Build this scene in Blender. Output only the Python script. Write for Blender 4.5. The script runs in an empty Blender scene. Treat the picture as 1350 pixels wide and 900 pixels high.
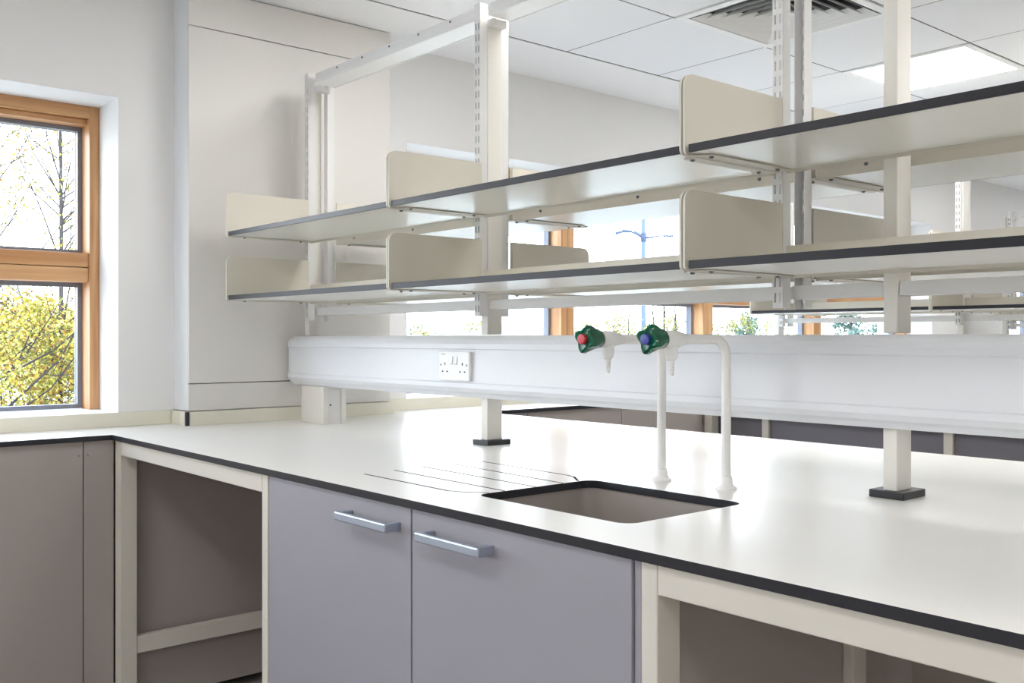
import bpy, bmesh, math, random
from mathutils import Vector, Matrix
from mathutils.geometry import tessellate_polygon
S = bpy.context.scene
COL = S.collection
PI = math.pi

# ------------------------------------------------------------------ camera, sky, sun, exposure
CAMZ = 1.21
cam_d = bpy.data.cameras.new('camera')
cam = bpy.data.objects.new('camera', cam_d)
COL.objects.link(cam)
S.camera = cam
cam_d.sensor_width = 36.0
cam_d.lens = 1298.0 / 1350.0 * 36.0
cam_d.shift_y = -5.0 / 1350.0
cam_d.clip_start = 0.02
cam_d.clip_end = 2000
cam.location = (0, 0, CAMZ)
cam.rotation_euler = (PI / 2, 0, math.radians(49.41))

W = bpy.data.worlds.new('overcast_sky')
S.world = W
W.use_nodes = True
nt = W.node_tree
bg = nt.nodes['Background']
tc = nt.nodes.new('ShaderNodeTexCoord')
sx = nt.nodes.new('ShaderNodeSeparateXYZ')
rp = nt.nodes.new('ShaderNodeValToRGB')
nt.links.new(tc.outputs['Generated'], sx.inputs[0])
nt.links.new(sx.outputs['Z'], rp.inputs[0])
nt.links.new(rp.outputs[0], bg.inputs[0])
rp.color_ramp.elements[0].position = 0.0
rp.color_ramp.elements[0].color = (0.96, 0.98, 1.0, 1)
rp.color_ramp.elements[1].position = 0.6
rp.color_ramp.elements[1].color = (0.64, 0.80, 1.0, 1)
bg.inputs[1].default_value = 8.0

sun_d = bpy.data.lights.new('sun', 'SUN')
sun_d.energy = 3.5
sun_d.angle = math.radians(1.5)
sun_d.color = (1.0, 0.93, 0.82)
sun = bpy.data.objects.new('sun', sun_d)
COL.objects.link(sun)
sun.rotation_euler = Vector((-0.80, 0.25, -0.62)).to_track_quat('-Z', 'Y').to_euler()

LAMP = 19.0            # radiance of the ceiling light panels
S.view_settings.view_transform = 'Standard'
S.view_settings.look = 'None'
S.view_settings.gamma = 1.0
S.view_settings.use_curve_mapping = False
S.view_settings.exposure = 0.0
S.cycles.max_bounces = 10
S.cycles.diffuse_bounces = 6
S.cycles.glossy_bounces = 5
S.cycles.transparent_max_bounces = 12
S.cycles.use_denoising = True

# ------------------------------------------------------------------ materials
def lin(h):
    h = h.lstrip('#')
    o = []
    for i in (0, 2, 4):
        c = int(h[i:i + 2], 16) / 255.0
        o.append(c / 12.92 if c <= 0.04045 else ((c + 0.055) / 1.055) ** 2.4)
    return (*o, 1.0)

def mat(name, col, rough=0.5, metal=0.0, var=0.03, nscale=30.0, bump=0.0, spec=0.5, coat=0.0):
    m = bpy.data.materials.new(name)
    m.use_nodes = True
    n = m.node_tree.nodes
    l = m.node_tree.links
    b = n['Principled BSDF']
    c = lin(col) if isinstance(col, str) else col
    tx = n.new('ShaderNodeTexCoord')
    nz = n.new('ShaderNodeTexNoise')
    nz.inputs['Scale'].default_value = nscale
    nz.inputs['Detail'].default_value = 3
    l.new(tx.outputs['Object'], nz.inputs['Vector'])
    mx = n.new('ShaderNodeMix')
    mx.data_type = 'RGBA'
    mx.inputs[6].default_value = tuple(x * (1 - var) for x in c[:3]) + (1,)
    mx.inputs[7].default_value = tuple(min(1, x * (1 + var)) for x in c[:3]) + (1,)
    l.new(nz.outputs[0], mx.inputs[0])
    l.new(mx.outputs[2], b.inputs['Base Color'])
    b.inputs['Roughness'].default_value = rough
    b.inputs['Metallic'].default_value = metal
    b.inputs['Specular IOR Level'].default_value = spec
    b.inputs['Coat Weight'].default_value = coat
    if bump:
        bp = n.new('ShaderNodeBump')
        bp.inputs['Strength'].default_value = bump
        bp.inputs['Distance'].default_value = 0.002
        l.new(nz.outputs[0], bp.inputs['Height'])
        l.new(bp.outputs[0], b.inputs['Normal'])
    return m

def wood(name, c1, c2, axis):
    m = bpy.data.materials.new(name)
    m.use_nodes = True
    n = m.node_tree.nodes
    l = m.node_tree.links
    b = n['Principled BSDF']
    tx = n.new('ShaderNodeTexCoord')
    mp = n.new('ShaderNodeMapping')
    s = [38.0, 38.0, 38.0]
    s[axis] = 1.6
    mp.inputs['Scale'].default_value = s
    nz = n.new('ShaderNodeTexNoise')
    nz.inputs['Scale'].default_value = 1.0
    nz.inputs['Detail'].default_value = 5
    nz.inputs['Distortion'].default_value = 0.5
    l.new(tx.outputs['Object'], mp.inputs[0])
    l.new(mp.outputs[0], nz.inputs['Vector'])
    r = n.new('ShaderNodeValToRGB')
    r.color_ramp.elements[0].position = 0.3
    r.color_ramp.elements[0].color = lin(c1)
    r.color_ramp.elements[1].position = 0.7
    r.color_ramp.elements[1].color = lin(c2)
    l.new(nz.outputs[0], r.inputs[0])
    l.new(r.outputs[0], b.inputs['Base Color'])
    b.inputs['Roughness'].default_value = 0.42
    return m

M = dict(
    wall=mat('white_wall_paint', '#e6e5e4', 0.7, var=0.012, nscale=3, bump=0.03),
    ceil=mat('ceiling_plaster', '#efeff0', 0.8, var=0.01, nscale=5),
    tile=mat('ceiling_tile', '#eeeef0', 0.75, var=0.015, nscale=160, bump=0.05),
    dark=mat('shadow_gap_black', '#18181a', 0.8),
    floor=mat('grey_vinyl_floor', '#a09a95', 0.45, var=0.06, nscale=60),
    casing=mat('cream_casing_laminate', '#dcd9d5', 0.5, var=0.01, nscale=4),
    casing_side=mat('pale_grey_casing_edge', '#e0e3e6', 0.55, var=0.01),
    top=mat('off_white_bench_laminate', '#edebe6', 0.28, var=0.01, nscale=8, spec=0.55),
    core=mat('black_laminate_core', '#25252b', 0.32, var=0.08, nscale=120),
    upst=mat('cream_upstand', '#e2dfd0', 0.4, var=0.01),
    shelf=mat('cream_shelf_laminate', '#edece6', 0.26, var=0.01, nscale=8),
    shelf_edge=mat('black_shelf_edge', '#1d1c23', 0.36, var=0.06, nscale=120, spec=0.35),
    bracket=mat('cream_bracket_enamel', '#d2cdc1', 0.45, var=0.01),
    steel=mat('cream_white_enamel', '#e3e0d9', 0.35, var=0.01),
    rail=mat('white_rail_enamel', '#dfdedd', 0.38, var=0.01),
    trunk=mat('white_trunking_plastic', '#e2e4e9', 0.3, var=0.008, nscale=6),
    plate=mat('white_socket_plastic', '#ececec', 0.25, var=0.01),
    pad=mat('black_foot_pad', '#1d1d22', 0.4, var=0.1),
    cup=mat('lavender_grey_cupboard_laminate', '#98969e', 0.45, var=0.01, nscale=6),
    taupe=mat('taupe_service_panel', '#a49c97', 0.5, var=0.015, nscale=6),
    taupe_shaded=mat('shaded_taupe_recess_panel', '#757279', 0.5, var=0.015, nscale=6),  # darker panel colour with the shade of the recess painted in
    frame=mat('cream_bench_frame', '#d4cfc5', 0.4, var=0.01),
    handle=mat('brushed_steel_handle', '#bcc5d2', 0.42, metal=1.0, var=0.05, nscale=200),
    screw=mat('dull_screw_metal', '#6f7378', 0.4, metal=0.7, var=0.1),
    sink=mat('grey_beige_sink_resin', '#a29a94', 0.4, var=0.02, nscale=40),
    tapw=mat('white_tap_coating', '#f0efed', 0.25, var=0.01),
    green=mat('green_tap_plastic', '#07593e', 0.16, var=0.05, nscale=50),
    red=mat('red_tap_disc', '#c02f3b', 0.3, var=0.08, nscale=300),
    blue=mat('blue_tap_disc', '#2d3a92', 0.3, var=0.08, nscale=300),
    gasket=mat('grey_window_gasket', '#7c808c', 0.4, var=0.03),
    board=mat('white_window_board', '#e6e6e6', 0.4, var=0.01),
    wood_v=wood('pine_wood_upright', '#b47c4c', '#d6aa7a', 2),
    wood_h=wood('pine_wood_crosswise', '#b47c4c', '#d6aa7a', 1),
    bark=mat('pale_birch_bark', '#3c3838', 0.8, var=0.35, nscale=18),
    bark2=mat('brown_twig_bark', '#30292a', 0.8, var=0.2, nscale=18),
    pale_ground=mat('pale_bounce_ground', '#b2b2ac', 0.9, var=0.12, nscale=2),  # plain pale ground, coloured light to bounce daylight onto the window reveals
    pole=mat('pale_blue_grey_paint', '#46566e', 0.5, var=0.03),
    lampgrey=mat('blue_grey_lantern', '#24344f', 0.5, var=0.03),
    build1=mat('pale_far_cladding', '#8e8c88', 0.8, var=0.04, nscale=0.2),
    build2=mat('far_roof_slate', '#74726f', 0.8, var=0.04, nscale=0.2),
    vent=mat('white_vent_enamel', '#f0f0ee', 0.45, var=0.01),
)

def leafmat(name, cols):
    m = bpy.data.materials.new(name)
    m.use_nodes = True
    n = m.node_tree.nodes
    l = m.node_tree.links
    b = n['Principled BSDF']
    g = n.new('ShaderNodeNewGeometry')
    r = n.new('ShaderNodeValToRGB')
    r.color_ramp.interpolation = 'CONSTANT'
    e = r.color_ramp.elements
    e[0].position = 0
    e[0].color = lin(cols[0])
    e[1].position = 1 / len(cols)
    e[1].color = lin(cols[1])
    for i, c in enumerate(cols[2:], 2):
        e.new(i / len(cols)).color = lin(c)
    l.new(g.outputs['Random Per Island'], r.inputs[0])
    l.new(r.outputs[0], b.inputs['Base Color'])
    b.inputs['Roughness'].default_value = 0.6
    return m
M['leaf_birch'] = leafmat('autumn_birch_leaves', ['#a89c2c', '#94801c', '#b8ac48', '#8a5c1c', '#747c24', '#a48c34', '#6c6628', '#c0b868'])
M['leaf_bush'] = leafmat('yellow_green_bush_leaves', ['#7c7c38', '#6c7030', '#8c884c', '#5c642c', '#807030'])
M['leaf_pine'] = leafmat('blue_green_conifer_needles', ['#4f675d', '#3f5852', '#66786a', '#5a6c66'])

gl = bpy.data.materials.new('window_glass')
gl.use_nodes = True
n = gl.node_tree.nodes
n.remove(n['Principled BSDF'])
tr = n.new('ShaderNodeBsdfTransparent')
gs = n.new('ShaderNodeBsdfGlossy')
gs.inputs['Roughness'].default_value = 0.0
fr = n.new('ShaderNodeLayerWeight')
fr.inputs[0].default_value = 0.5
pw = n.new('ShaderNodeMath')
pw.operation = 'POWER'
pw.inputs[1].default_value = 5.0
gl.node_tree.links.new(fr.outputs['Facing'], pw.inputs[0])
ml = n.new('ShaderNodeMath')
ml.operation = 'MULTIPLY_ADD'
ml.inputs[1].default_value = 0.85
ml.inputs[2].default_value = 0.004
gl.node_tree.links.new(pw.outputs[0], ml.inputs[0])
mx = n.new('ShaderNodeMixShader')
tr.inputs[0].default_value = (0.97, 0.985, 0.99, 1)
gl.node_tree.links.new(ml.outputs[0], mx.inputs[0])
gl.node_tree.links.new(tr.outputs[0], mx.inputs[1])
gl.node_tree.links.new(gs.outputs[0], mx.inputs[2])
gl.node_tree.links.new(mx.outputs[0], n['Material Output'].inputs[0])
M['glass'] = gl
em = bpy.data.materials.new('lit_diffuser')
em.use_nodes = True
eb = em.node_tree.nodes['Principled BSDF']
eb.inputs['Base Color'].default_value = (0.9, 0.9, 0.9, 1)
eb.inputs['Emission Color'].default_value = (1.0, 0.985, 0.96, 1)
eb.inputs['Emission Strength'].default_value = LAMP
M['lamp'] = em

# ------------------------------------------------------------------ mesh helpers
class MB:
    def __init__(s):
        s.v, s.f, s.mi = [], [], []
    def add(s, vs, fs, mi=0):
        o = len(s.v)
        s.v += [tuple(v) for v in vs]
        s.f += [tuple(i + o for i in f) for f in fs]
        s.mi += [mi] * len(fs)
        return s
    def box(s, x0, x1, y0, y1, z0, z1, bev=0.0, mi=0):
        x0, x1 = min(x0, x1), max(x0, x1)
        y0, y1 = min(y0, y1), max(y0, y1)
        z0, z1 = min(z0, z1), max(z0, z1)
        if bev <= 0:
            s.add([(x0, y0, z0), (x1, y0, z0), (x1, y1, z0), (x0, y1, z0), (x0, y0, z1), (x1, y0, z1), (x1, y1, z1), (x0, y1, z1)],
                  [(0, 3, 2, 1), (4, 5, 6, 7), (0, 1, 5, 4), (1, 2, 6, 5), (2, 3, 7, 6), (3, 0, 4, 7)], mi)
            return s
        bm = bmesh.new()
        bmesh.ops.create_cube(bm, size=1.0)
        bmesh.ops.scale(bm, vec=(x1 - x0, y1 - y0, z1 - z0), verts=bm.verts)
        bmesh.ops.translate(bm, vec=((x0 + x1) / 2, (y0 + y1) / 2, (z0 + z1) / 2), verts=bm.verts)
        bmesh.ops.bevel(bm, geom=list(bm.edges), offset=bev, segments=2, affect='EDGES', profile=0.5)
        bm.verts.index_update()
        s.add([v.co[:] for v in bm.verts], [[v.index for v in f.verts] for f in bm.faces], mi)
        bm.free()
        return s
    def prism(s, pts, fn, a, b, mi=0, caps=True):
        # pts 2-D outline, fn(u, v, t) -> xyz, extruded t from a to b
        k = len(pts)
        vs = [fn(u, v, a) for u, v in pts] + [fn(u, v, b) for u, v in pts]
        fs = [(i, (i + 1) % k, k + (i + 1) % k, k + i) for i in range(k)]
        if caps:
            fs += [tuple(range(k))[::-1], tuple(range(k, 2 * k))]
        return s.add(vs, fs, mi)
    def lathe(s, prof, org, axis, seg=24, mod=None, mi=0, cap0=True, cap1=True):
        ax = Vector(axis).normalized()
        up = Vector((0, 0, 1)) if abs(ax.z) < 0.9 else Vector((1, 0, 0))
        e1 = ax.cross(up).normalized()
        e2 = ax.cross(e1).normalized()
        vs = []
        for t, r in prof:
            for k in range(seg):
                th = 2 * PI * k / seg
                rr = r * (mod(th, t) if mod else 1)
                vs.append(Vector(org) + ax * t + (e1 * math.cos(th) + e2 * math.sin(th)) * rr)
        fs = []
        for i in range(len(prof) - 1):
            for k in range(seg):
                a, b = i * seg + k, i * seg + (k + 1) % seg
                fs.append((a, b, b + seg, a + seg))
        if cap0:
            fs.append(tuple(range(seg))[::-1])
        if cap1:
            fs.append(tuple(range((len(prof) - 1) * seg, len(prof) * seg)))
        return s.add(vs, fs, mi)
    def tube(s, pts, rad, seg=16, mi=0, caps=True):
        pts = [Vector(p) for p in pts]
        if not isinstance(rad, (list, tuple)):
            rad = [rad] * len(pts)
        vs = []
        e1 = None
        for i, p in enumerate(pts):
            d = (pts[min(i + 1, len(pts) - 1)] - pts[max(i - 1, 0)]).normalized()
            if e1 is None:
                e1 = d.cross(Vector((0.13, 0.97, 0.2)) if abs(d.y) < 0.9 else Vector((1, 0, 0))).normalized()
            else:
                e1 = (e1 - d * e1.dot(d)).normalized()
            e2 = d.cross(e1)
            for k in range(seg):
                th = 2 * PI * k / seg
                vs.append(p + (e1 * math.cos(th) + e2 * math.sin(th)) * rad[i])
        fs = []
        for i in range(len(pts) - 1):
            for k in range(seg):
                a, b = i * seg + k, i * seg + (k + 1) % seg
                fs.append((a, b, b + seg, a + seg))
        if caps:
            fs.append(tuple(range(seg))[::-1])
            fs.append(tuple(range((len(pts) - 1) * seg, len(pts) * seg)))
        return s.add(vs, fs, mi)

ORG = {}
def obj(name, mb, mats, parent=None, loc=None, smooth=False):
    """link one mesh object; mb is in world coordinates, or in the thing's own when parented (its origin is subtracted)"""
    if parent is not None:
        o0 = ORG[parent]
    else:
        o0 = Vector(loc) if loc else Vector((0, 0, 0))
    me = bpy.data.meshes.new(name)
    me.from_pydata([(v[0] - o0.x, v[1] - o0.y, v[2] - o0.z) for v in mb.v], [], mb.f)
    if not isinstance(mats, (list, tuple)):
        mats = [mats]
    for m in mats:
        me.materials.append(M[m])
    if len(mats) > 1:
        me.polygons.foreach_set('material_index', mb.mi)
    bm = bmesh.new()
    bm.from_mesh(me)
    bmesh.ops.recalc_face_normals(bm, faces=bm.faces)
    bm.to_mesh(me)
    bm.free()
    if smooth:
        me.polygons.foreach_set('use_smooth', [True] * len(me.polygons))
        me.set_sharp_from_angle(angle=math.radians(28))
    me.update()
    o = bpy.data.objects.new(name, me)
    COL.objects.link(o)
    if parent is not None:
        o.parent = parent
    else:
        o.location = o0
    ORG[o] = o0
    return o

def tag(o, label, cat, group=None):
    o['label'] = label
    o['category'] = cat
    if group:
        o['group'] = group
    return o

def thing(name, label, cat, loc=(0, 0, 0), group=None):
    o = bpy.data.objects.new(name, None)
    COL.objects.link(o)
    o.location = loc
    o.empty_display_size = 0.05
    ORG[o] = Vector(loc)
    return tag(o, label, cat, group)

def struct(name, mb=None, mats=None, loc=(0, 0, 0)):
    if mb is None:
        o = bpy.data.objects.new(name, None)
        COL.objects.link(o)
        o.location = loc
        ORG[o] = Vector(loc)
    else:
        o = obj(name, mb, mats, loc=loc)
    o['kind'] = 'structure'
    return o

def copy_tree(o, parent=None):
    c = o.copy()
    COL.objects.link(c)
    if parent is not None:
        c.parent = parent
    for ch in list(KIDS.get(o, [])):
        copy_tree(ch, c)
    return c

def index_kids():
    KIDS.clear()
    for o in bpy.data.objects:
        if o.parent:
            KIDS.setdefault(o.parent, []).append(o)
KIDS = {}

def box(*a, **k):
    return MB().box(*a, **k)

def share(name, me_obj, parent, off):
    o = bpy.data.objects.new(name, me_obj.data)
    COL.objects.link(o)
    o.parent = parent
    o.location = off
    ORG[o] = ORG[parent]
    return o

# ------------------------------------------------------------------ the room
XW = -3.515           # window wall, inner face
YA, YB = -4.0, 12.3
XR = 4.11
ZC = 2.455
PITCH = 2.98          # bench to bench
ZS, ZH = 0.945, 2.05  # window opening
OPEN = [(-3.507, 1.196), (2.413, 7.112), (8.333, 12.0)]

wl = MB()
wl.box(-3.95, XW, YA - 0.3, YB + 0.3, -0.5, ZS)
wl.box(-3.95, XW, YA - 0.3, YB + 0.3, ZH, ZC + 0.3)
edges = [YA - 0.3] + [y for o in OPEN for y in o] + [YB + 0.3]
for i in range(0, len(edges), 2):
    wl.box(-3.95, XW, edges[i], edges[i + 1], ZS, ZH)
struct('wall_left', wl, 'wall')
struct('wall_back', box(XW, XR + 0.3, YB, YB + 0.3, -0.3, ZC + 0.3), 'wall')
struct('wall_front', box(XW, XR + 0.3, YA - 0.3, YA, -0.3, ZC + 0.3), 'wall')
struct('wall_right', box(XR, XR + 0.3, YA, YB, -0.3, ZC + 0.3), 'wall')
struct('floor', box(XW, XR, YA, YB, -0.3, 0.0), 'floor')

ce = MB()
VX0, VY0 = -2.5, 2.97
ce.box(XW, XR, YA, YB, ZC + 0.03, ZC + 0.3, mi=1)
for q in ((-3.113, VX0, YA, YB), (VX0 + .6, XR, YA, YB), (VX0, VX0 + .6, YA, VY0), (VX0, VX0 + .6, VY0 + .6, YB)):
    ce.box(*q, ZC + 0.0010, ZC + 0.03, mi=1)
ce.box(XW, -3.113, YA, YB, ZC, ZC + 0.03)
ceil = struct('ceiling', ce, ['ceil', 'dark'])
tm = MB()
tm.box(-3.113, -3.105, YA, YB, ZC - 0.002, ZC + 0.03)
struct('trim_1', tm, 'vent')
LX = [-2.5, -0.1, 2.3]
LY = [-3.03, -0.63, 1.77, 4.17, 6.57, 8.97]
G0X, G0Y = -3.1, 2.97
T = 0.6
special = set()
for x in LX:
    for y in LY:
        special.add((round((x - G0X) / T), round((y - G0Y) / T)))
VENT = (1, 0)
special.add(VENT)
proto_tile = None
rest = MB()
for i in range(12):
    for j in range(-12, 16):
        if (i, j) in special:
            continue
        x0, y0 = G0X + i * T, G0Y + j * T
        if y0 < YA - 0.4 or y0 + T > YB + 0.4:
            continue
        ya, yb = max(y0 + 0.002, YA), min(y0 + T - 0.002, YB)
        if i < 5 and -2 <= j <= 7:
            if proto_tile is None:
                proto_tile = obj('ceiling_tile', box(x0 + 0.0035, x0 + T - 0.0035, y0 + 0.003, y0 + T - 0.003, ZC, ZC + 0.0008), 'tile', ceil)
                p0 = (x0, y0)
            else:
                share('ceiling_tile', proto_tile, ceil, (x0 - p0[0], y0 - p0[1], 0))
        else:
            rest.box(x0 + 0.002, x0 + T - 0.002, ya, yb, ZC, ZC + 0.0008)
ro = obj('ceiling_tile', rest, 'tile', ceil)
ro['kind'] = 'stuff'

for a, x in enumerate(LX):
    for b, y in enumerate(LY):
        if a == 0 and b == 3:
            lab = 'lit square ceiling light panel above the right-hand shelves'
        else:
            lab = 'square recessed ceiling light panel outside the photograph'
        t = thing('ceiling_light', lab, 'ceiling light', (x + 0.3, y + 0.3, ZC), 'recessed ceiling light panels')
        f = MB()
        for q in ((x + .003, x + .035, y + .003, y + .597), (x + .565, x + .597, y + .003, y + .597), (x + .035, x + .565, y + .003, y + .035), (x + .035, x + .565, y + .565, y + .597)):
            f.box(*q, ZC - 0.004, ZC + 0.0008)
        obj('frame', f, 'vent', t)
        obj('diffuser', box(x + .035, x + .565, y + .035, y + .565, ZC - 0.001, ZC + 0.0008), 'lamp', t)

# four-way air vent
vx, vy = G0X + VENT[0] * T, G0Y + VENT[1] * T
t = thing('ceiling_air_vent', 'square white four-way ceiling air vent with slanted louvres', 'air vent', (vx + .3, vy + .3, ZC))
def ring(cx, cy, h0, z0, h1, z1, th):
    m = MB()
    def sq(h, z):
        return [(cx - h, cy - h, z), (cx + h, cy - h, z), (cx + h, cy + h, z), (cx - h, cy + h, z)]
    vs = sq(h0, z0) + sq(h1, z1) + sq(h0 - th, z0 + th * .4) + sq(h1 - th, z1 + th * .4)
    fs = []
    for k in range(4):
        j = (k + 1) % 4
        fs += [(k, j, 4 + j, 4 + k), (8 + k, 12 + k, 12 + j, 8 + j), (k, 8 + k, 8 + j, j), (4 + k, 4 + j, 12 + j, 12 + k)]
    return m.add(vs, fs)
fm = MB()
for q in ((vx + .003, vx + .04, vy + .003, vy + .597), (vx + .56, vx + .597, vy + .003, vy + .597), (vx + .04, vx + .56, vy + .003, vy + .04), (vx + .04, vx + .56, vy + .56, vy + .597)):
    fm.box(*q, ZC - 0.006, ZC + 0.02, bev=0.002)
obj('frame', fm, 'vent', t)
obj('duct_plate', box(vx + .02, vx + .58, vy + .02, vy + .58, ZC + 0.026, ZC + 0.029), 'dark', t)
for k in range(6):
    h = 0.252 - k * 0.042
    obj('louvre_ring', ring(vx + .3, vy + .3, h, ZC - 0.006, h - 0.030, ZC + 0.022, 0.003), 'vent', t)

# ------------------------------------------------------------------ windows
def window(idx, y0, y1, muls):
    w = struct('window_%d' % idx, loc=(-3.75, (y0 + y1) / 2, ZS))
    XF, XG = -3.715, -3.80
    obj('sill_board', box(-3.80, XW - 0.001, y0 + .001, y1 - .001, ZS, ZS + 0.004), 'board', w)
    obj('head', box(XG, XF, y0, y1, 2.006, ZH, bev=.002), 'wood_h', w)
    obj('head_bead', box(XG, XF - .022, y0, y1, 1.985, 2.005, bev=.002), 'wood_h', w)
    segs = []
    obj('jamb', box(XG, XF, y0, y0 + .032, ZS + .004, 2.006, bev=.002), 'wood_v', w)
    obj('jamb', box(XG, XF + .003, y1 - .035, y1 - .001, ZS + .004, ZH - .001, bev=.002), 'wood_v', w)
    a = y0 + .032
    for m in muls:
        obj('mullion', box(XG, XF, m - .046, m - .001, ZS + .004, 2.006, bev=.002), 'wood_v', w)
        obj('mullion', box(XG, XF, m + .001, m + .046, ZS + .004, 2.006, bev=.002), 'wood_v', w)
        segs.append((a, m - .046))
        a = m + .046
    segs.append((a, y1 - .035))
    for (p, q) in segs:
        obj('transom', box(XG, XF - .006, p, q, 1.466, 1.517, bev=.003), 'wood_h', w)
        obj('transom', box(XG, XF - .006, p, q, 1.412, 1.464, bev=.003), 'wood_h', w)
        for (z0, z1) in ((ZS + .005, 1.412), (1.517, 1.985)):
            g = MB()
            gw = .016
            g.box(XG - .035, XG + .004, p, p + gw, z0, z1)
            g.box(XG - .035, XG + .004, q - gw, q, z0, z1)
            g.box(XG - .035, XG + .004, p + gw, q - gw, z0, z0 + gw)
            g.box(XG - .035, XG + .004, p + gw, q - gw, z1 - gw, z1)
            go = obj('casement_frame', g, 'gasket', w)
            obj('pane', box(XG - .024, XG - .018, p + gw, q - gw, z0 + gw, z1 - gw), 'glass', go)
    return w
window(1, *OPEN[0], [-2.355, -1.185, -0.012])
window(2, *OPEN[1], [3.565, 4.732, 5.908])
window(3, *OPEN[2], [9.485, 10.652])
for i, (a, b) in enumerate(OPEN):
    ld = bpy.data.lights.new('window_portal', 'AREA')
    ld.shape = 'RECTANGLE'
    ld.size, ld.size_y = (b - a), ZH - ZS
    ld.cycles.is_portal = True
    lo = bpy.data.objects.new('window_portal', ld)
    COL.objects.link(lo)
    lo.location = (-3.86, (a + b) / 2, (ZS + ZH) / 2)
    lo.rotation_euler = Vector((1, 0, 0)).to_track_quat('-Z', 'Z').to_euler()
    ld.size, ld.size_y = (b - a), ZH - ZS

# ------------------------------------------------------------------ panelled column casing between the windows
XC = -3.375
t = thing('column_casing', 'tall cream panelled column casing between the two windows', 'column casing', (XC, 1.82, 0.95))
obj('side_panel', box(XW, XC - .013, 1.393, 1.399, 0.951, ZC), 'casing_side', t)
obj('side_panel', box(XW, XC - .013, 2.229, 2.235, 0.951, ZC), 'casing_side', t)
for nme, z0, z1 in (('lower_panel', .951, 1.0455), ('middle_panel', 1.0485, 2.3115), ('upper_panel', 2.3145, ZC - .004)):
    obj(nme, box(XC - .012, XC, 1.392, 2.236, z0, z1, bev=.0012), 'casing', t)
obj('backing_board', box(XC - .03, XC - .0125, 1.40, 2.228, .951, ZC - .002), 'dark', t)

# ------------------------------------------------------------------ wall benches (narrow run under the windows)
ZT, TT = 0.90, 0.016   # worktop top, thickness
XB = -3.215            # front edge of the wall bench
Y1, Y2 = 1.075, 2.575  # peninsula front and back edges
def worktop_mesh(outline, holes=(), grooves=(), z=ZT, th=TT):
    mb = MB()
    loops = [outline] + list(holes) + list(grooves)
    tess = tessellate_polygon([[Vector((x, y, 0)) for x, y in lp] for lp in loops])
    flat = [p for lp in loops for p in lp]
    mb.add([(x, y, z) for x, y in flat], [f for f in tess], 0)
    lb = [outline] + list(holes)
    tb = tessellate_polygon([[Vector((x, y, 0)) for x, y in lp] for lp in lb])
    fb = [p for lp in lb for p in lp]
    mb.add([(x, y, z - th) for x, y in fb], [f for f in tb], 0)
    for lp in lb:
        k = len(lp)
        mb.add([(x, y, z) for x, y in lp] + [(x, y, z - th) for x, y in lp], [(i, (i + 1) % k, k + (i + 1) % k, k + i) for i in range(k)], 1)
    for lp in grooves:
        k = len(lp)
        mb.add([(x, y, z) for x, y in lp] + [(x, y, z - .005) for x, y in lp],
               [(i, (i + 1) % k, k + (i + 1) % k, k + i) for i in range(k)] + [tuple(range(k, 2 * k))], 2)
    return mb
runs = [(YA + .001, Y1), (Y2, Y1 + PITCH), (Y2 + PITCH, Y1 + 2 * PITCH), (Y2 + 2 * PITCH, YB - .001)]
where = ['in the left foreground under the near window', 'behind the sink bench below the second window',
         'between the second and third benches', 'at the far end of the room']
for i, (a, b) in enumerate(runs):
    # short of the casing where a peninsula joins
    o = obj('ledge_worktop', worktop_mesh([(XW, a), (XB, a), (XB, b), (XW, b)]), ['top', 'core', 'dark'], loc=(XB - .15, (a + b) / 2, ZT))
    tag(o, 'narrow off-white wall worktop with black edge ' + where[i], 'worktop', 'narrow wall worktops')
    t = thing('ledge_bench_front', 'taupe panelled front of the narrow wall bench ' + where[i], 'bench front', (XB - .02, (a + b) / 2, 0), 'wall bench fronts')
    obj('frame_rail', box(XB - .06, XB - .03, a + .002, b - .002, .845, .8835), 'frame', t)
    y = b
    w = 0.084 if i == 0 else .6
    k = 0
    while y > a + .05:
        y2 = max(a, y - w)
        obj('service_panel', box(XB - .028, XB - .012, y2 + .0015, y + (.0085 if k == 0 else -.0015), .06, .8835, bev=.001), 'taupe', t)
        if i == 0 and k < 2:
            ys = (1.007,) if k == 0 else (.979,)
            for yy in ys:
                obj('screw', MB().lathe([(0, .0055), (.003, .005), (.004, .002)], (XB - .012, yy, .842), (1, 0, 0), 12), 'taupe', t)
        y = y2
        w = .6
        k += 1
    obj('plinth', box(XB - .07, XB - .055, a + .002, b - .002, 0, .06), 'dark', t)

# upstands
def upstand(label, segs, black):
    t = thing('upstand', label, 'upstand', (segs[0][0], segs[0][2], ZT), 'cream bench upstands')
    for s in segs:
        obj('strip', box(*s, ZT, ZT + .049, bev=.001), 'upst', t)
    for s in black:
        obj('cut_edge', box(*s, ZT, ZT + .0485), 'core', t)
upstand('low cream upstand under the near window ending at the casing corner', [(XW, XW + .013, YA + .001, 1.379), (XW + .0005, XC - .004, 1.380, 1.3925)], [(XC - .0035, XC + .008, 1.379, 1.391)])
upstand('low cream upstand along the foot of the column casing', [(XC + .0008, XC + .013, 1.392, 2.249), (XW + .014, XC, 2.2365, 2.249)], [])
upstand('low cream upstand under the second window behind the drop box', [(XW, XW + .013, 2.25, YB - .001)], [])

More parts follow.
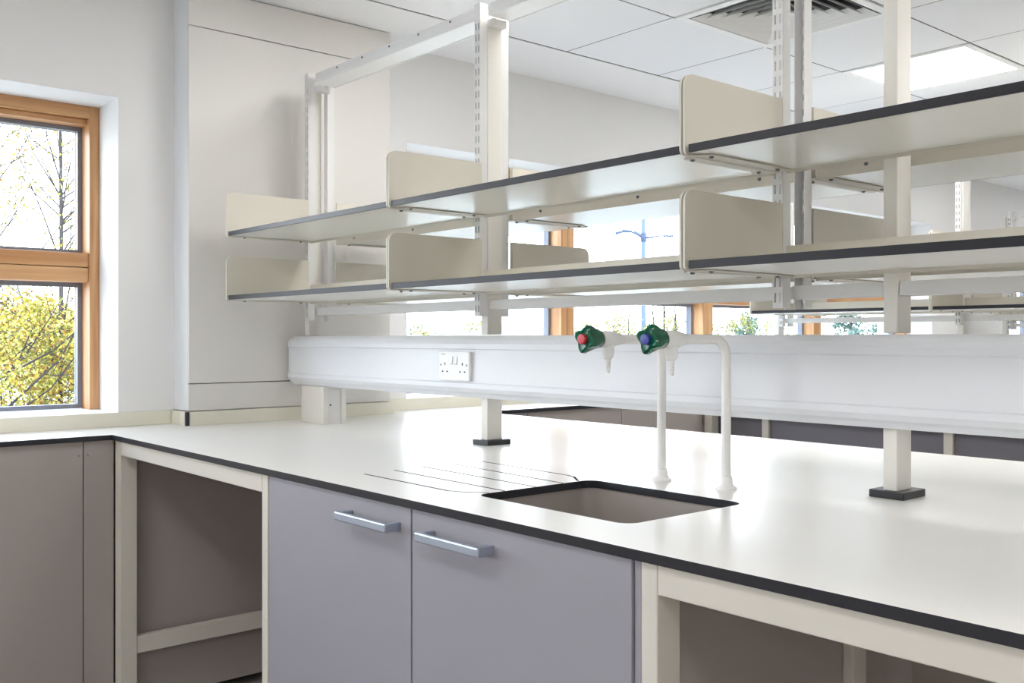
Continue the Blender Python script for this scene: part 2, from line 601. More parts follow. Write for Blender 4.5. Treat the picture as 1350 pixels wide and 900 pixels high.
# ------------------------------------------------------------------ peninsula benches
XE = 0.95   # right-hand end of the benches (outside the frame)
def rrect(x0, x1, y0, y1, r, seg=6):
    p = []
    for cx, cy, a0 in ((x1 - r, y1 - r, 0), (x0 + r, y1 - r, 90), (x0 + r, y0 + r, 180), (x1 - r, y0 + r, 270)):
        for k in range(seg + 1):
            a = math.radians(a0 + 90 * k / seg)
            p.append((cx + r * math.cos(a), cy + r * math.sin(a)))
    return p
SX0, SX1, SY0, SY1 = -1.522, -1.115, 1.208, 1.532
def groove(pts, w=.0062):
    L, R_ = [], []
    for i, p in enumerate(pts):
        a = pts[max(0, i - 1)]
        b = pts[min(len(pts) - 1, i + 1)]
        d = Vector((b[0] - a[0], b[1] - a[1])).normalized()
        L.append((p[0] - d.y * w / 2, p[1] + d.x * w / 2))
        R_.append((p[0] + d.y * w / 2, p[1] - d.x * w / 2))
    return L + R_[::-1]
gro = [groove([(-1.921, 1.203), (-1.60, 1.200), (-1.565, 1.214), (-1.5265, 1.248)]),
       groove([(-1.930, 1.290), (-1.5235, 1.286)]), groove([(-1.945, 1.378), (-1.5235, 1.370)]),
       groove([(-1.940, 1.464), (-1.5235, 1.449)]),
       groove([(-1.920, 1.549), (-1.605, 1.540), (-1.575, 1.532), (-1.5265, 1.496)])]
o = obj('bench_worktop', worktop_mesh([(XW + .0135, Y1), (XE, Y1), (XE, Y2), (XW + .0135, Y2)], [rrect(SX0, SX1, SY0, SY1, .03)], gro), ['top', 'core', 'dark'], loc=(-1.2, 1.825, ZT))
tag(o, 'long off-white bench worktop with black edge, drainage grooves and sink cut-out', 'worktop')
for k in (1, 2):
    o = obj('bench_worktop', worktop_mesh([(XW + .0135, Y1 + k * PITCH), (XE, Y1 + k * PITCH), (XE, Y2 + k * PITCH), (XW + .0135, Y2 + k * PITCH)]), ['top', 'core', 'dark'], loc=(-1.2, 1.825 + k * PITCH, ZT))
    tag(o, 'plain off-white worktop of the %s bench behind the sink bench' % ('second', 'third')[k - 1], 'worktop')

# sink bowl
t = thing('sink', 'grey-beige rectangular undermounted laboratory sink in the worktop', 'sink', ((SX0 + SX1) / 2, (SY0 + SY1) / 2, .70))
sb = MB()
loops = []
for off, z, r in ((-.02, ZT - TT, .05), (.004, ZT - TT, .034), (.004, ZT - TT - .004, .034), (.0, .79, .05), (-.004, .74, .06), (-.015, .722, .06), (-.04, .715, .05), (-.12, .711, .03)):
    e = -off if off < 0 else off
    if z == ZT - TT and off < 0:
        lp = rrect(SX0 - .02, SX1 + .02, SY0 - .02, SY1 + .02, .05)
    elif off >= 0:
        lp = rrect(SX0 - off, SX1 + off, SY0 - off, SY1 + off, r)
    else:
        lp = rrect(SX0 + e, SX1 - e, SY0 + e, SY1 - e, r)
    loops.append([(x, y, z) for x, y in lp])
k = len(loops[0])
vs = [p for lp in loops for p in lp]
fs = []
for i in range(len(loops) - 1):
    for j in range(k):
        fs.append((i * k + j, i * k + (j + 1) % k, (i + 1) * k + (j + 1) % k, (i + 1) * k + j))
fs.append(tuple(range((len(loops) - 1) * k, len(loops) * k)))
sb.add(vs, fs)
obj('bowl', sb, 'sink', t, smooth=True)
obj('waste', MB().lathe([(0, .032), (.002, .032), (.003, .028), (.001, .024)], ((SX0 + SX1) / 2, (SY0 + SY1) / 2, .711), (0, 0, 1), 24), 'screw', t)

# bench frames
YF = 1.085
def bench_frame(dy, label, legs, rails, posts, panel_back):
    t = thing('laboratory_bench', label, 'bench', (-1.5, 1.82 + dy, 0))
    for x0, x1 in legs:
        obj('leg', box(x0, x1, YF + dy, YF + .052 + dy, 0, .8835, bev=.002), 'frame', t)
        obj('leg', box(x0, x1, 2.513 + dy, 2.565 + dy, 0, .8835, bev=.002), 'frame', t)
    for x0, x1 in rails:
        obj('rail', box(x0, x1, YF + dy, YF + .03 + dy, .838, .8835, bev=.002), 'frame', t)
        obj('rail', box(x0, x1, 2.535 + dy, 2.565 + dy, .838, .8835, bev=.002), 'frame', t)
    obj('crossbar', box(XB + .016, XB + .046, YF + .0525 + dy, 2.512 + dy, .20, .255, bev=.003), 'frame', t)
    obj('end_panel', box(XB - .012, XB - .002, YF + .004 + dy, 2.56 + dy, .03, .8835), 'taupe', t)
    for x0, x1, y0 in posts:
        obj('stile', box(x0, x1, y0 + dy, y0 + .03 + dy, 0, .8835, bev=.002), 'frame', t)
    for x0, x1, y0, y1 in panel_back:
        obj('modesty_panel', box(x0, x1, y0 + dy, y1 + dy, .06, .8835), 'taupe_shaded' if dy else 'taupe', t)
    return t
bench_frame(0, 'cream steel underframe of the sink bench with legs, rails and grey back panels',
            [(XB, XB + .048), (-2.192, -2.163), (-.975, -.944), (.6, .63)],
            [(XB + .049, -2.193), (-.943, .599)],
            [],
            [(XB + .05, -2.2, 1.822, 1.834), (-.94, .6, 1.822, 1.834), (-1.9, -.98, 1.822, 1.834)])
ob = bpy.data.objects['laboratory_bench']
obj('side_panel', box(-.9768, -.968, YF + .054, 2.512, .03, .8835), 'taupe', ob)
obj('stile', box(-.9675, -.946, 1.62, 1.665, 0, .8835, bev=.002), 'frame', ob)
for k, nm in ((1, 'second'), (2, 'third')):
    bench_frame(k * PITCH, 'cream underframe with shade-darkened recessed panels of the %s bench back' % nm,
                [(XB, XB + .048), (-1.2, -1.17), (.6, .63)], [(XB + .049, -1.201), (-1.169, .599)],
                [(-2.90, -2.862, 1.135), (-1.985, -1.945, 1.135)],
                [(XB + .05, -2.902, 1.150, 1.162), (-2.860, -1.987, 1.150, 1.162), (-1.943, .58, 1.150, 1.162)])

# sink cupboard
CX0, CX1 = -2.146, -.979
t = thing('sink_cupboard', 'lavender-grey two-door cupboard under the sink worktop', 'cupboard', ((CX0 + CX1) / 2, 1.4, 0))
obj('body', box(CX0, CX1, YF + .022, 1.82, .10, .70), 'cup', t)
obj('top_rail', box(CX0, CX1, YF + .022, YF + .04, .70, .8835), 'cup', t)
obj('side_panel', box(CX0 - .015, CX0 - .001, YF + .003, 1.82, .05, .8835), 'cup', t)
obj('plinth', box(CX0, CX1, YF + .06, YF + .075, 0, .10), 'dark', t)
obj('filler_strip', box(-.990, -.9775, YF + .003, YF + .022, .06, .8835, bev=.001), 'cup', t)
def handle(x0, x1, door):
    m = MB()
    yf, yd, z0, z1 = YF - .040, YF - .0015, .8335, .8515
    m.box(x0, x1, yf, yf + .011, z0, z1, bev=.003)
    m.box(x0 + .001, x0 + .014, yf + .008, yd, z0 + .0008, z1 - .0008, bev=.001)
    m.box(x1 - .014, x1 - .001, yf + .008, yd, z0 + .0008, z1 - .0008, bev=.001)
    obj('handle', m, 'handle', door)
d = obj('door', box(CX0 + .002, -1.5645, YF - .001, YF + .019, .105, .8815, bev=.0012), 'cup', t)
handle(-1.787, -1.597, d)
d = obj('door', box(-1.5595, -.993, YF - .001, YF + .019, .105, .8815, bev=.0012), 'cup', t)
handle(-1.499, -1.311, d)

# ------------------------------------------------------------------ service spines: posts, slotted uprights, rails
YM = 1.824
UX = [-3.22, -2.220, -1.208, -.2]
PX = [(-3.282, -3.252), (-2.235, -2.2055), (-.986, -.957), (.26, .29)]
def channel(x, near, closed):
    """slotted U channel with real slots in its outer face"""
    w, dp, th = .0125, .028, .0015
    z0, z1 = 1.272, 2.173
    yo = YM - .054 if near else YM + .054
    s = 1 if near else -1
    m = MB()
    for sx in (-1, 1):
        m.box(x + sx * w, x + sx * (w - th), yo, yo + s * dp, z0, z1)
    if closed:
        m.box(x - w + th, x + w - th, yo + s * (dp - th), yo + s * dp, z0, z1)
        m.box(x - w + th + .0003, x + w - th - .0003, yo + s * .003, yo + s * .016, z0 + .002, z1 - .012, mi=1)  # black strip put in to stand for the shade behind the slots
    xs = [x - w, x - .0081, x - .0038, x + .0038, x + .0081, x + w]
    m.box(xs[0], xs[1], yo, yo + s * th, z0, z1)
    m.box(xs[2], xs[3], yo, yo + s * th, z0, z1)
    m.box(xs[4], xs[5], yo, yo + s * th, z0, z1)
    p, h = .0325, .0195
    for a in (1, 3):
        z = z0
        zz = z0 + .012
        while zz + h < z1 - .03:
            m.box(xs[a], xs[a + 1], yo, yo + s * th, z, zz)
            z = zz + h
            zz += p
        m.box(xs[a], xs[a + 1], yo, yo + s * th, z, z1)
    return m
def spine():
    t = thing('shelving_rack', 'white slotted steel shelving frame standing on the sink bench, with black foot pads', 'shelving rack', (-1.5, YM, ZT), 'service spine frames')
    for i, (a, b) in enumerate(PX):
        if i:
            cx = (a + b) / 2
            ft = obj('foot_post', box(a, b, YM - .028, YM + .028, ZT + .0005, 1.034, bev=.002), 'steel', t)
            obj('foot_pad', box(cx - .036, cx + .036, YM - .043, YM + .043, ZT, ZT + .015, bev=.002), 'pad', ft)
        obj('post', box(a, b, YM - .027, YM + .027, 1.219, 2.129, bev=.002), 'steel', t)
    for x in UX:
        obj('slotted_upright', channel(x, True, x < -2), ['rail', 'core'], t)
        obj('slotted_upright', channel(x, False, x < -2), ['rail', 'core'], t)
    xs = UX
    for a, b in zip(xs[:-1], xs[1:]):
        m = MB()
        m.box(a + .036, b - .016, YM - .038, YM + .038, 2.131, 2.170, bev=.002)
        m.box(a + .036, b - .016, YM - .044, YM - .0385, 2.130, 2.147, bev=.0015)
        m.box(a + .036, b - .016, YM + .0385, YM + .044, 2.130, 2.147, bev=.0015)
        r = obj('top_rail', m, 'rail', t)
        k = 0
        x = a + .19
        while x < b - .05:
            obj('screw', MB().lathe([(0, .0035), (.002, .0035), (.003, .0015)], (x, YM - .038, 2.160), (0, -1, 0), 10), 'screw', r)
            x += .165
        obj('end_plate', box(a + .013, a + .0355, YM - .026, YM + .026, 2.108, 2.129), 'rail', t)
    # lower rails between the posts and uprights
    for a, b in ((PX[0][1] + .001, PX[1][0] - .001), (PX[1][1] + .001, UX[2] - .014), (UX[2] + .0135, PX[2][0] - .001), (PX[2][1] + .001, PX[3][0] - .001)):
        obj('lower_rail', box(a, b, YM - .022, YM + .022, 1.291, 1.319, bev=.0015), 'rail', t)
    return t
sp1 = spine()

# trunking
def trunk_profile(s):
    return [(YM, 1.2165), (YM + s * .036, 1.2160), (YM + s * .060, 1.203), (YM + s * .067, 1.192), (YM + s * .067, 1.178), (YM + s * .064, 1.175),
            (YM + s * .064, 1.080), (YM + s * .067, 1.077), (YM + s * .067, 1.064), (YM + s * .060, 1.052), (YM + s * .052, 1.046), (YM + s * .044, 1.0355), (YM, 1.0355)]
TX0, TX1 = -3.322, .30
t = thing('dado_trunking', 'long white double-sided cable trunking carrying sockets above the sink bench', 'trunking', (-1.5, YM, 1.0355), 'white cable trunking runs')
fn = lambda u, v, w: (w, u, v)
obj('body', MB().prism(trunk_profile(-1) + trunk_profile(1)[::-1][:-1], fn, TX0, TX1), 'trunk', t)
capm = MB()
pr_ = [(YM + (u - YM) * 1.02, 1.126 + (v - 1.126) * 1.015) for u, v in trunk_profile(-1) + trunk_profile(1)[::-1][:-1]]
capm.prism(pr_, fn, TX0 - .012, TX0)
obj('end_cap', capm, 'trunk', t)
for s in (-1, 1):
    y = YM + s * .0645
    c = obj('cover', box(TX0 + .012, TX1 - .01, min(y, y - s * .001), max(y, y - s * .001) + .0005, 1.0815, 1.1735), 'trunk', t)
trunk1 = t

# socket
t = thing('power_socket', 'white twin electrical socket with two switches on the trunking', 'socket', (-2.30, YM - .066, 1.084))
SXC, SZC, SYF = -2.303, 1.127, YM - .0765
sw = .0735
obj('face_plate', box(SXC - sw, SXC + sw, SYF, YM - .0655, SZC - .043, SZC + .043, bev=.0025), 'plate', t)
for dx in (-.011, .011):
    obj('switch', MB().prism([(0, -.012), (-.0045, -.010), (-.0015, .012), (0, .012)], lambda u, v, w, d=dx: (SXC + d + w, SYF + u, SZC + .016 + v), -.007, .007), 'plate', t)
pins = MB()
for dx in (-.042, .042):
    pins.box(SXC + dx - .002, SXC + dx + .002, SYF - .0004, SYF + .001, SZC + .002, SZC + .010)
    for q in (-.011, .011):
        pins.box(SXC + dx + q - .0032, SXC + dx + q + .0032, SYF - .0004, SYF + .001, SZC - .0185, SZC - .0145)
obj('pin_holes', pins, 'dark', t)
scr = MB()
for dx in (-.062, .062):
    scr.lathe([(0, .003), (.0006, .003)], (SXC + dx, SYF, SZC + .003), (0, -1, 0), 10)
obj('fixing_screws', scr, 'screw', t)
mk = MB()
mk.box(SXC - .062, SXC - .040, SYF - .0003, SYF + .0005, SZC + .0335, SZC + .0355)
obj('maker_mark', mk, 'screw', t)

# drop box at the left end
t = thing('trunking_drop_box', 'square cream cable drop box under the left end of the sink bench trunking', 'cable box', (-3.18, YM, ZT), 'trunking drop boxes')
m = MB()
m.box(-3.266, -3.104, YM - .05, YM - .030, ZT, 1.034, bev=.002)
obj('front_cover', m, 'steel', t)
obj('rear_cover', box(-3.266, -3.104, YM + .024, YM + .044, ZT, 1.034, bev=.002), 'steel', t)
obj('side_cover', box(-3.260, -3.110, YM - .0295, YM + .0235, ZT, 1.034), 'rail', t)
obj('screw', MB().lathe([(0, .004), (.002, .003)], (-3.110, YM - .018, .968), (1, 0, 0), 10), 'screw', t)
drop1 = t

# ------------------------------------------------------------------ shelves
def bracket_mesh(x0, x1):
    """end panel in the Y-Z plane with rounded front top corner; local to the shelf (y = 0 at the spine centre, z = 0 at shelf top)"""
    m = MB()
    zb, zt, yf, yb, r = -.019, .135, -.374, -.058, .024
    pts = [(yb, zb), (yb, zt)]
    for k in range(7):
        a = math.radians(90 + 90 * k / 6)
        pts.append((yf + r + r * math.cos(a), zt - r + r * math.sin(a)))
    r2 = .010
    for k in range(4):
        a = math.radians(180 + 90 * k / 3)
        pts.append((yf + r2 + r2 * math.cos(a), zb + r2 + r2 * math.sin(a)))
    m.prism(pts, lambda u, v, w: (w, u, v), x0, x1)
    return m
def shelf(x0, x1, z, label, group):
    xc = (x0 + x1) / 2
    t = thing('shelf', label, 'shelf', (xc, YM, z), group)
    ORG[t] = Vector((0, 0, 0))
    h = (x1 - x0) / 2
    a, b = -h + .010, h - .010
    bd = obj('board', box(a, b, -.364, -.0575, -.0155, 0), 'shelf', t)
    obj('front_edge', box(a, b, -.369, -.3638, -.0155, 0, bev=.0008), 'shelf_edge', bd)
    bs = obj('back_stop', box(a + .004, b - .004, -.0568, -.0555, -.022, .046), 'bracket', t)
    for q in (-h + .13, 0, h - .13):
        obj('screw', MB().lathe([(0, .0045), (.002, .004), (.003, .002)], (q, -.0555, -.004), (0, 1, 0), 10), 'screw', bs)
    for s in (-1, 1):
        e0, e1 = s * (h - .0008), s * (h - .0058)
        br = obj('end_bracket', bracket_mesh(min(e0, e1), max(e0, e1)), 'bracket', t, smooth=False)
        f0, f1 = s * (h - .0062), s * (h - .034)
        fl = MB()
        fl.prism([(f0, -.345), (f1, -.325), (f1, -.06), (f0, -.06)], lambda u, v, w: (u, v, w), -.0185, -.0165)
        obj('flange', fl, 'bracket', br)
        for yy in (-.315, -.10):
            obj('screw', MB().lathe([(0, .005), (.003, .004), (.004, .002)], (s * (h - .022), yy, -.0185), (0, 0, -1), 10), 'screw', br)
    return t
ZL, ZU = 1.355, 1.5735
P0 = shelf(UX[0] + .02, UX[1] + .018, ZL, 'x', 'shelves on the sink bench frame')
index_kids()
bays = [(-3.20, -2.201), (-2.199, -1.201), (-1.199, -.201)]
bayname = ['left bay', 'middle bay', 'right bay']
ordn = ['sink bench', 'second bench', 'third bench']
first = True
for k in range(3):
    for side in (0, 1):
        for zi, z in enumerate((ZL, ZU)):
            for bi, (a, b) in enumerate(bays):
                c = P0 if first else copy_tree(P0)
                first = False
                c.location = ((a + b) / 2, YM + k * PITCH, z)
                c.rotation_euler = (0, 0, PI if side else 0)
                c.scale = ((b - a) / .998, 1, 1)
                c['label'] = 'cream shelf with black front edge, %s tier, %s, %s side of the %s' % (('lower', 'upper')[zi], bayname[bi], ('near', 'window-far')[side] if False else ('near', 'far')[side], ordn[k])
                c['group'] = 'shelves on the %s frame' % ordn[k]

for k in (1, 2):
    for o, lab in ((sp1, 'white slotted steel shelving frame standing on the %s behind the sink bench'),
                   (trunk1, 'long white cable trunking on the %s behind the sink bench'),
                   (drop1, 'square cream cable drop box at the window end of the %s')):
        c = copy_tree(o)
        c.location.y += k * PITCH
        c['label'] = lab % ordn[k]

# ------------------------------------------------------------------ taps
def tap(bx, by, ky, colour, label):
    t = thing('lab_tap', label, 'tap', (bx, by, ZT))
    z = 1.207
    rr = .0098
    obj('base_flange', MB().lathe([(0, .0215), (.0045, .0215), (.006, .0195), (.0085, .0155), (.0115, .0138), (.0270, .0122), (.0275, .0098)], (bx, by, ZT), (0, 0, 1), 28, cap1=False), 'tapw', t, smooth=True)
    R = .038
    pts = [(bx, by, ZT + .02), (bx, by, z - R - .05), (bx, by, z - R)]
    for q in range(1, 9):
        a = math.radians(90 * q / 8)
        pts.append((bx, by - R + R * math.cos(a), z - R + R * math.sin(a)))
    pts.append((bx, ky + .10, z))
    obj('pipe', MB().tube(pts, rr, 20), 'tapw', t, smooth=True)
    body = MB().lathe([(0, .0100), (.012, .0125), (.028, .0165), (.050, .0175), (.062, .0170), (.066, .0150), (.066, 0.001)], (bx, ky + .122, z), (0, -1, 0), 28)
    obj('valve_body', body, 'tapw', t, smooth=True)
    prof = [(0, .0135), (.016, .0126), (.027, .0100), (.028, .0072)]
    tt = .028
    for q in range(6):
        r0 = .0070 - q * .0004
        prof += [(tt + .001, r0), (tt + .004, r0 - .0008), (tt + .0042, r0 - .0013)]
        tt += .0048
    prof.append((tt + .001, .0042))
    obj('nozzle', MB().lathe(prof, (bx, ky + .078, z - .012), (0, 0, -1), 20), 'tapw', t, smooth=True)
    def lobes(th, tl):
        k = min(1, max(0, tl / .03))
        return 1 + k * (.40 * abs(math.cos(2 * (th + .35))) ** 2.2 - .16)
    kn = MB().lathe([(0, .0155), (.003, .0180), (.015, .0195), (.036, .0245), (.044, .0238), (.048, .0195), (.0460, .0120)], (bx, ky + .054, z), (0, -1, 0), 64, mod=lobes)
    ko = obj('knob', kn, 'green', t, smooth=True)
    obj('colour_disc', MB().lathe([(0, .0108), (.006, .0108), (.008, .0095), (.0085, .005)], (bx, ky + .054 - .0465, z), (0, -1, 0), 28), colour, ko, smooth=True)
    mk = MB()
    for q in (-.0035, 0, .0035):
        mk.box(bx + q - .0006, bx + q + .0006, ky + .054 - .0552, ky + .054 - .0549, z - .0035, z + .0035)
    return t
tap(-1.412, 1.637, 1.392, 'red', 'white gooseneck laboratory tap with green knob and red disc')
tap(-1.243, 1.641, 1.392, 'blue', 'white gooseneck laboratory tap with green knob and blue disc')

# ------------------------------------------------------------------ outside
ZG = -0.45
struct('ground', MB().add([(-900, -900, ZG), (-3.95, -900, ZG), (-3.95, 900, ZG), (-900, 900, ZG)], [(0, 1, 2, 3)]), 'pale_ground')
rnd = random.Random(7)
def rv(s=1.0):
    return Vector((rnd.uniform(-s, s), rnd.uniform(-s, s), rnd.uniform(-s, s)))
def leaf(m, p, size):
    d = rv().normalized()
    e = d.cross(rv()).normalized()
    L, Wd = size * rnd.uniform(.7, 1.2), size * .62
    m.add([p, p + d * L * .5 + e * Wd * .5, p + d * L, p + d * L * .5 - e * Wd * .5], [(0, 1, 2, 3)])
def tree(name, label, cat, x, y, h, spread, nleaf, leafsize, leafm, barkm, z_lo, z_hi, trunk_r=.05, nb=16, seg=6, group=None, lean=0.0, twig=2, leaf_top=1.0, branch=.36, rise=(.5, 1.3)):
    t = thing(name, label, cat, (x, y, ZG), group)
    m = MB()
    base = Vector((x, y, ZG))
    tp = []
    for i in range(8):
        f = i / 7
        tp.append(base + Vector((lean * f * f + rnd.uniform(-.02, .02) * h * .2, rnd.uniform(-.02, .02) * h * .2, h * f)))
    m.tube(tp, [trunk_r * (1 - .9 * i / 7) + .003 for i in range(8)], seg)
    ends = []
    for b in range(nb):
        f = rnd.uniform(z_lo, .95)
        k = f * 7
        i = min(6, int(k))
        p = tp[i].lerp(tp[i + 1], k - i)
        az = rnd.uniform(0, 2 * PI)
        L = spread * (1.15 - f) * rnd.uniform(.6, 1.1)
        d = Vector((math.cos(az), math.sin(az), rnd.uniform(*rise))).normalized()
        q1 = p + d * L * .5
        q2 = q1 + (d + Vector((0, 0, .35)) + rv(.15)).normalized() * L * .6
        r = trunk_r * branch * (1.1 - f)
        m.tube([p, q1, q2], [r, r * .6, r * .2 + .001], 4, caps=False)
        ends += [(p, q1), (q1, q2), (q1, q2)]
        for w in range(twig):
            s0 = q1.lerp(q2, rnd.uniform(-.4, .8))
            s1 = s0 + (d + rv(.8)).normalized() * L * .38
            m.tube([s0, s1], [r * .35, .0012], 3, caps=False)
            ends.append((s0, s1))
    obj('branches', m, barkm, t, smooth=True)
    if nleaf:
        lm = MB()
        for q in range(nleaf):
            a, b = rnd.choice(ends)
            p = a.lerp(b, rnd.uniform(.1, 1.05)) + rv(.10 * spread * .6)
            if p.z > ZG + h * leaf_top * rnd.uniform(.55, 1.0):
                continue
            if p.z < ZG + .05:
                continue
            leaf(lm, p, leafsize)
        lo = obj('foliage', lm, leafm, t)
        lo['kind'] = 'stuff'
    return t
def bush(label, x, y, h, w, nleaf, leafsize, leafm, group=None, name='autumn_bush'):
    t = thing(name, label, 'bush', (x, y, ZG), group)
    m = MB()
    ends = []
    for b in range(16):
        az = rnd.uniform(0, 2 * PI)
        d = Vector((math.cos(az) * w * .5, math.sin(az) * w * .5, h)) * rnd.uniform(.55, 1.0)
        p0 = Vector((x, y, ZG)) + Vector((d.x, d.y, 0)) * .15
        p1 = p0 + d * .5 + rv(.08 * w)
        p2 = p0 + d + rv(.12 * w)
        m.tube([p0, p1, p2], [.012, .008, .002], 4, caps=False)
        ends += [(p0, p1), (p1, p2)]
    obj('stems', m, 'bark2', t)
    lm = MB()
    clumps = [(Vector((rnd.gauss(0, .28) * w, rnd.gauss(0, .28) * w, h * rnd.random() ** .8)), rnd.uniform(.10, .2) * w) for _ in range(26)]
    for q in range(nleaf):
        c, rad = rnd.choice(clumps)
        p = Vector((x, y, ZG)) + c + Vector((rnd.gauss(0, 1), rnd.gauss(0, 1), rnd.gauss(0, 1))) * rad * .6
        if p.z > ZG + .02:
            leaf(lm, p, leafsize)
    lo = obj('foliage', lm, leafm, t)
    lo['kind'] = 'stuff'
    return t
# seen through the near window
tree('birch_tree', 'tall slim birch with bare upper twigs outside the near window', 'tree', -8.6, 2.47, 5.6, 1.3, 3200, .034, 'leaf_birch', 'bark', .25, .95, trunk_r=.024, nb=75, twig=6, leaf_top=.9, branch=.5)
tree('birch_tree', 'leafy young birch left of the slim birch outside the near window', 'tree', -7.9, 1.75, 4.2, 1.5, 2600, .036, 'leaf_birch', 'bark2', .2, .95, trunk_r=.026, nb=50, twig=6, leaf_top=.9, branch=.5)
bush('dense yellow-leaved bush low outside the near window', -8.3, 2.25, 1.85, 1.15, 15000, .034, 'leaf_birch', 'autumn bushes outside')
bush('yellow-leaved bush further left outside the near window', -8.2, -.1, 1.9, 1.5, 6000, .045, 'leaf_birch', 'autumn bushes outside')
bush('yellow-leaved bush between the two windows outside', -8.8, 4.4, 1.5, 1.2, 4000, .045, 'leaf_birch', 'autumn bushes outside')

# building far off
def building(label, x, y, w, d, hw, hr, rot):
    t = thing('far_building', label, 'building', (x, y, ZG))
    R = Matrix.Rotation(rot, 3, 'Z')
    def T_(p):
        return R @ Vector(p) + Vector((x, y, ZG))
    m = MB()
    m.add([T_(p) for p in [(-w, -d, 0), (w, -d, 0), (w, d, 0), (-w, d, 0), (-w, -d, hw), (w, -d, hw), (w, d, hw), (-w, d, hw)]],
          [(0, 3, 2, 1), (4, 5, 6, 7), (0, 1, 5, 4), (1, 2, 6, 5), (2, 3, 7, 6), (3, 0, 4, 7)])
    obj('wall', m, 'build1', t)
    m = MB()
    e = 1.03
    m.add([T_(p) for p in [(-w * e, -d * e, hw), (w * e, -d * e, hw), (w * e, d * e, hw), (-w * e, d * e, hw), (-w * e, 0, hw + hr), (w * e, 0, hw + hr)]],
          [(0, 3, 2, 1), (0, 1, 5, 4), (2, 3, 4, 5), (0, 4, 3), (1, 2, 5)])
    obj('roof', m, 'build2', t)
    return t
F_ = Vector((-.75942, .65060))
Rr = Vector((.65060, .75942))
def at(px, dist):
    v = F_ * dist + Rr * ((px - 675) / 1298 * dist)
    return v.x, v.y
x, y = at(40, 70)
building('long low blue-grey building behind the near window birches', x, y, 9, 4, 1.9, .9, math.radians(60))
x, y = at(575, 150)
building('long low blue-grey building on the horizon left of the first window post', x, y, 10, 5, 2.6, 1.3, math.radians(55))
x, y = at(715, 160)
building('pale gabled building on the horizon beside the first window post', x, y, 7, 5, 2.0, 1.3, math.radians(20))

# street light
x, y = at(848.5, 44.6)
t = thing('street_light', 'tall pale blue-grey street light with three lantern arms', 'street light', (x, y, ZG))
obj('pole', MB().lathe([(0, .11), (6.4, .095), (9.2, .09)], (x, y, ZG), (0, 0, 1), 20), 'pole', t, smooth=True)
obj('collar', MB().lathe([(0, .12), (.05, .135), (.35, .135), (.4, .12)], (x, y, 5.55), (0, 0, 1), 20), 'lampgrey', t, smooth=True)
for dl, dz, dd in ((-.72, .36, .2), (-.30, .42, 1.0), (.78, .10, 0.1)):
    hx, hy = x + Rr.x * dl + F_.x * dd, y + Rr.y * dl + F_.y * dd
    zz = 5.72
    ar = obj('arm', MB().tube([(x, y, zz), ((x + hx) / 2, (y + hy) / 2, zz + dz * .62), (hx, hy, zz + dz)], [.06, .045, .035], 8), 'lampgrey', t, smooth=True)
    ln = MB()
    c = Vector((hx, hy, zz + dz))
    a = Vector((Rr.x, Rr.y, .25 if dl < -.5 else 0)).normalized() * (1 if dl > 0 else -1)
    s = Vector((F_.x, F_.y, 0))
    u = Vector((0, 0, 1))
    vs = []
    for la, wa, ha in ((0.10, .08, .045), (.56, .11, .065)):
        for (p, q) in ((-1, -1), (1, -1), (1, 1), (-1, 1)):
            vs.append(c + a * la + s * wa * p + u * ha * q)
    ln.add(vs, [(0, 1, 2, 3), (4, 7, 6, 5), (0, 4, 5, 1), (1, 5, 6, 2), (2, 6, 7, 3), (3, 7, 4, 0)])
    obj('lantern', ln, 'lampgrey', ar)

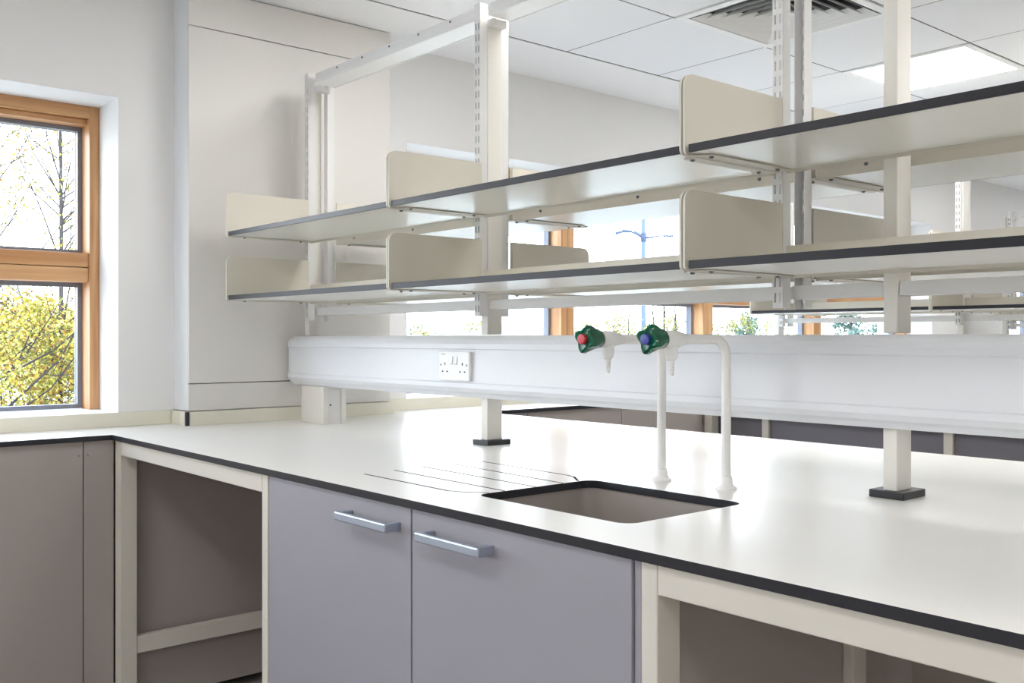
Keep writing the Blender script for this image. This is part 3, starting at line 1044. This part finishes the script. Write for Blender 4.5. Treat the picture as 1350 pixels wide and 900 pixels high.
# vegetation seen through the second window
bush('tall dense yellow-leaved bush further back outside the near window', -10.6, 2.72, 2.0, 1.0, 9000, .045, 'leaf_birch', 'autumn bushes outside')
for i, (px, d, hh, w, lab) in enumerate(((562, 14, 1.85, .8, 'yellow sapling clump outside at the left of the second window'),
                                     (620, 15, 1.9, .7, 'yellow sapling clump outside beside the second shelf post'),
                                     (806, 22, 2.15, 1.5, 'yellow-green hedge clump behind the red tap'),
                                     (884, 26, 2.15, 1.2, 'yellow-green hedge clump behind the blue tap'),
                                     (955, 22, 1.95, 1.0, 'pale hedge clump right of the second window post'),
                                     (1000, 28, 2.25, 1.5, 'pale yellow hedge clump below the round pale tree'))):
    x, y = at(px, d)
    bush(lab, x, y, hh, w, 700 if d < 16 else 1800, .055 if d < 16 else .075, 'leaf_bush', 'hedge clumps beyond the second window')
x, y = at(876, 40)
for q, (dx, hh) in enumerate(((-.45, 3.1), (0.0, 3.5), (.45, 3.2))):
    tree('bare_poplar', ('bare upright poplar, left of three by the street light', 'tallest bare poplar, middle of three by the street light', 'bare upright poplar, right of three by the street light')[q], 'tree',
         x + Rr.x * dx, y + Rr.y * dx, hh, 1.3, 0, .1, 'leaf_bush', 'bark2', .12, .95, trunk_r=.08, nb=40, twig=3, branch=.6, rise=(1.5, 3.5), group='bare poplars')
x, y = at(985, 45)
tree('round_tree', 'pale round-crowned tree right of the second window post', 'tree', x, y, 2.9, 1.5, 2600, .16, 'leaf_pine', 'bark2', .3, .9, trunk_r=.09, nb=26, twig=2)
x, y = at(770 + 72, 30)
tree('sapling', 'single thin sapling left of the street light', 'tree', *at(829, 30), 3.2, .5, 60, .08, 'leaf_bush', 'bark2', .4, .9, trunk_r=.045, nb=14, twig=1)
def conifer(label, px, d, h, w):
    x, y = at(px, d)
    t = thing('conifer', label, 'tree', (x, y, ZG), 'conifers beyond the windows')
    m = MB()
    m.tube([(x, y, ZG), (x, y, ZG + h)], [.09, .02], 7)
    obj('trunk', m, 'bark2', t)
    lm = MB()
    for i in range(9):
        f = .25 + .72 * i / 8
        for k in range(7):
            az = rnd.uniform(0, 2 * PI)
            L = w * (1.08 - f) * rnd.uniform(.7, 1.1)
            for q in range(26):
                s = rnd.random()
                p = Vector((x + math.cos(az) * L * s, y + math.sin(az) * L * s, ZG + h * f + .12 * s + rnd.uniform(-.05, .05))) + rv(.07)
                leaf(lm, p, .13)
    lo = obj('foliage', lm, 'leaf_pine', t)
    lo['kind'] = 'stuff'
conifer('blue-green spreading conifer beyond the third window post', 1122, 30, 2.5, 2.2)
conifer('smaller blue-green conifer right of the spreading one', 1165, 33, 2.3, 1.9)
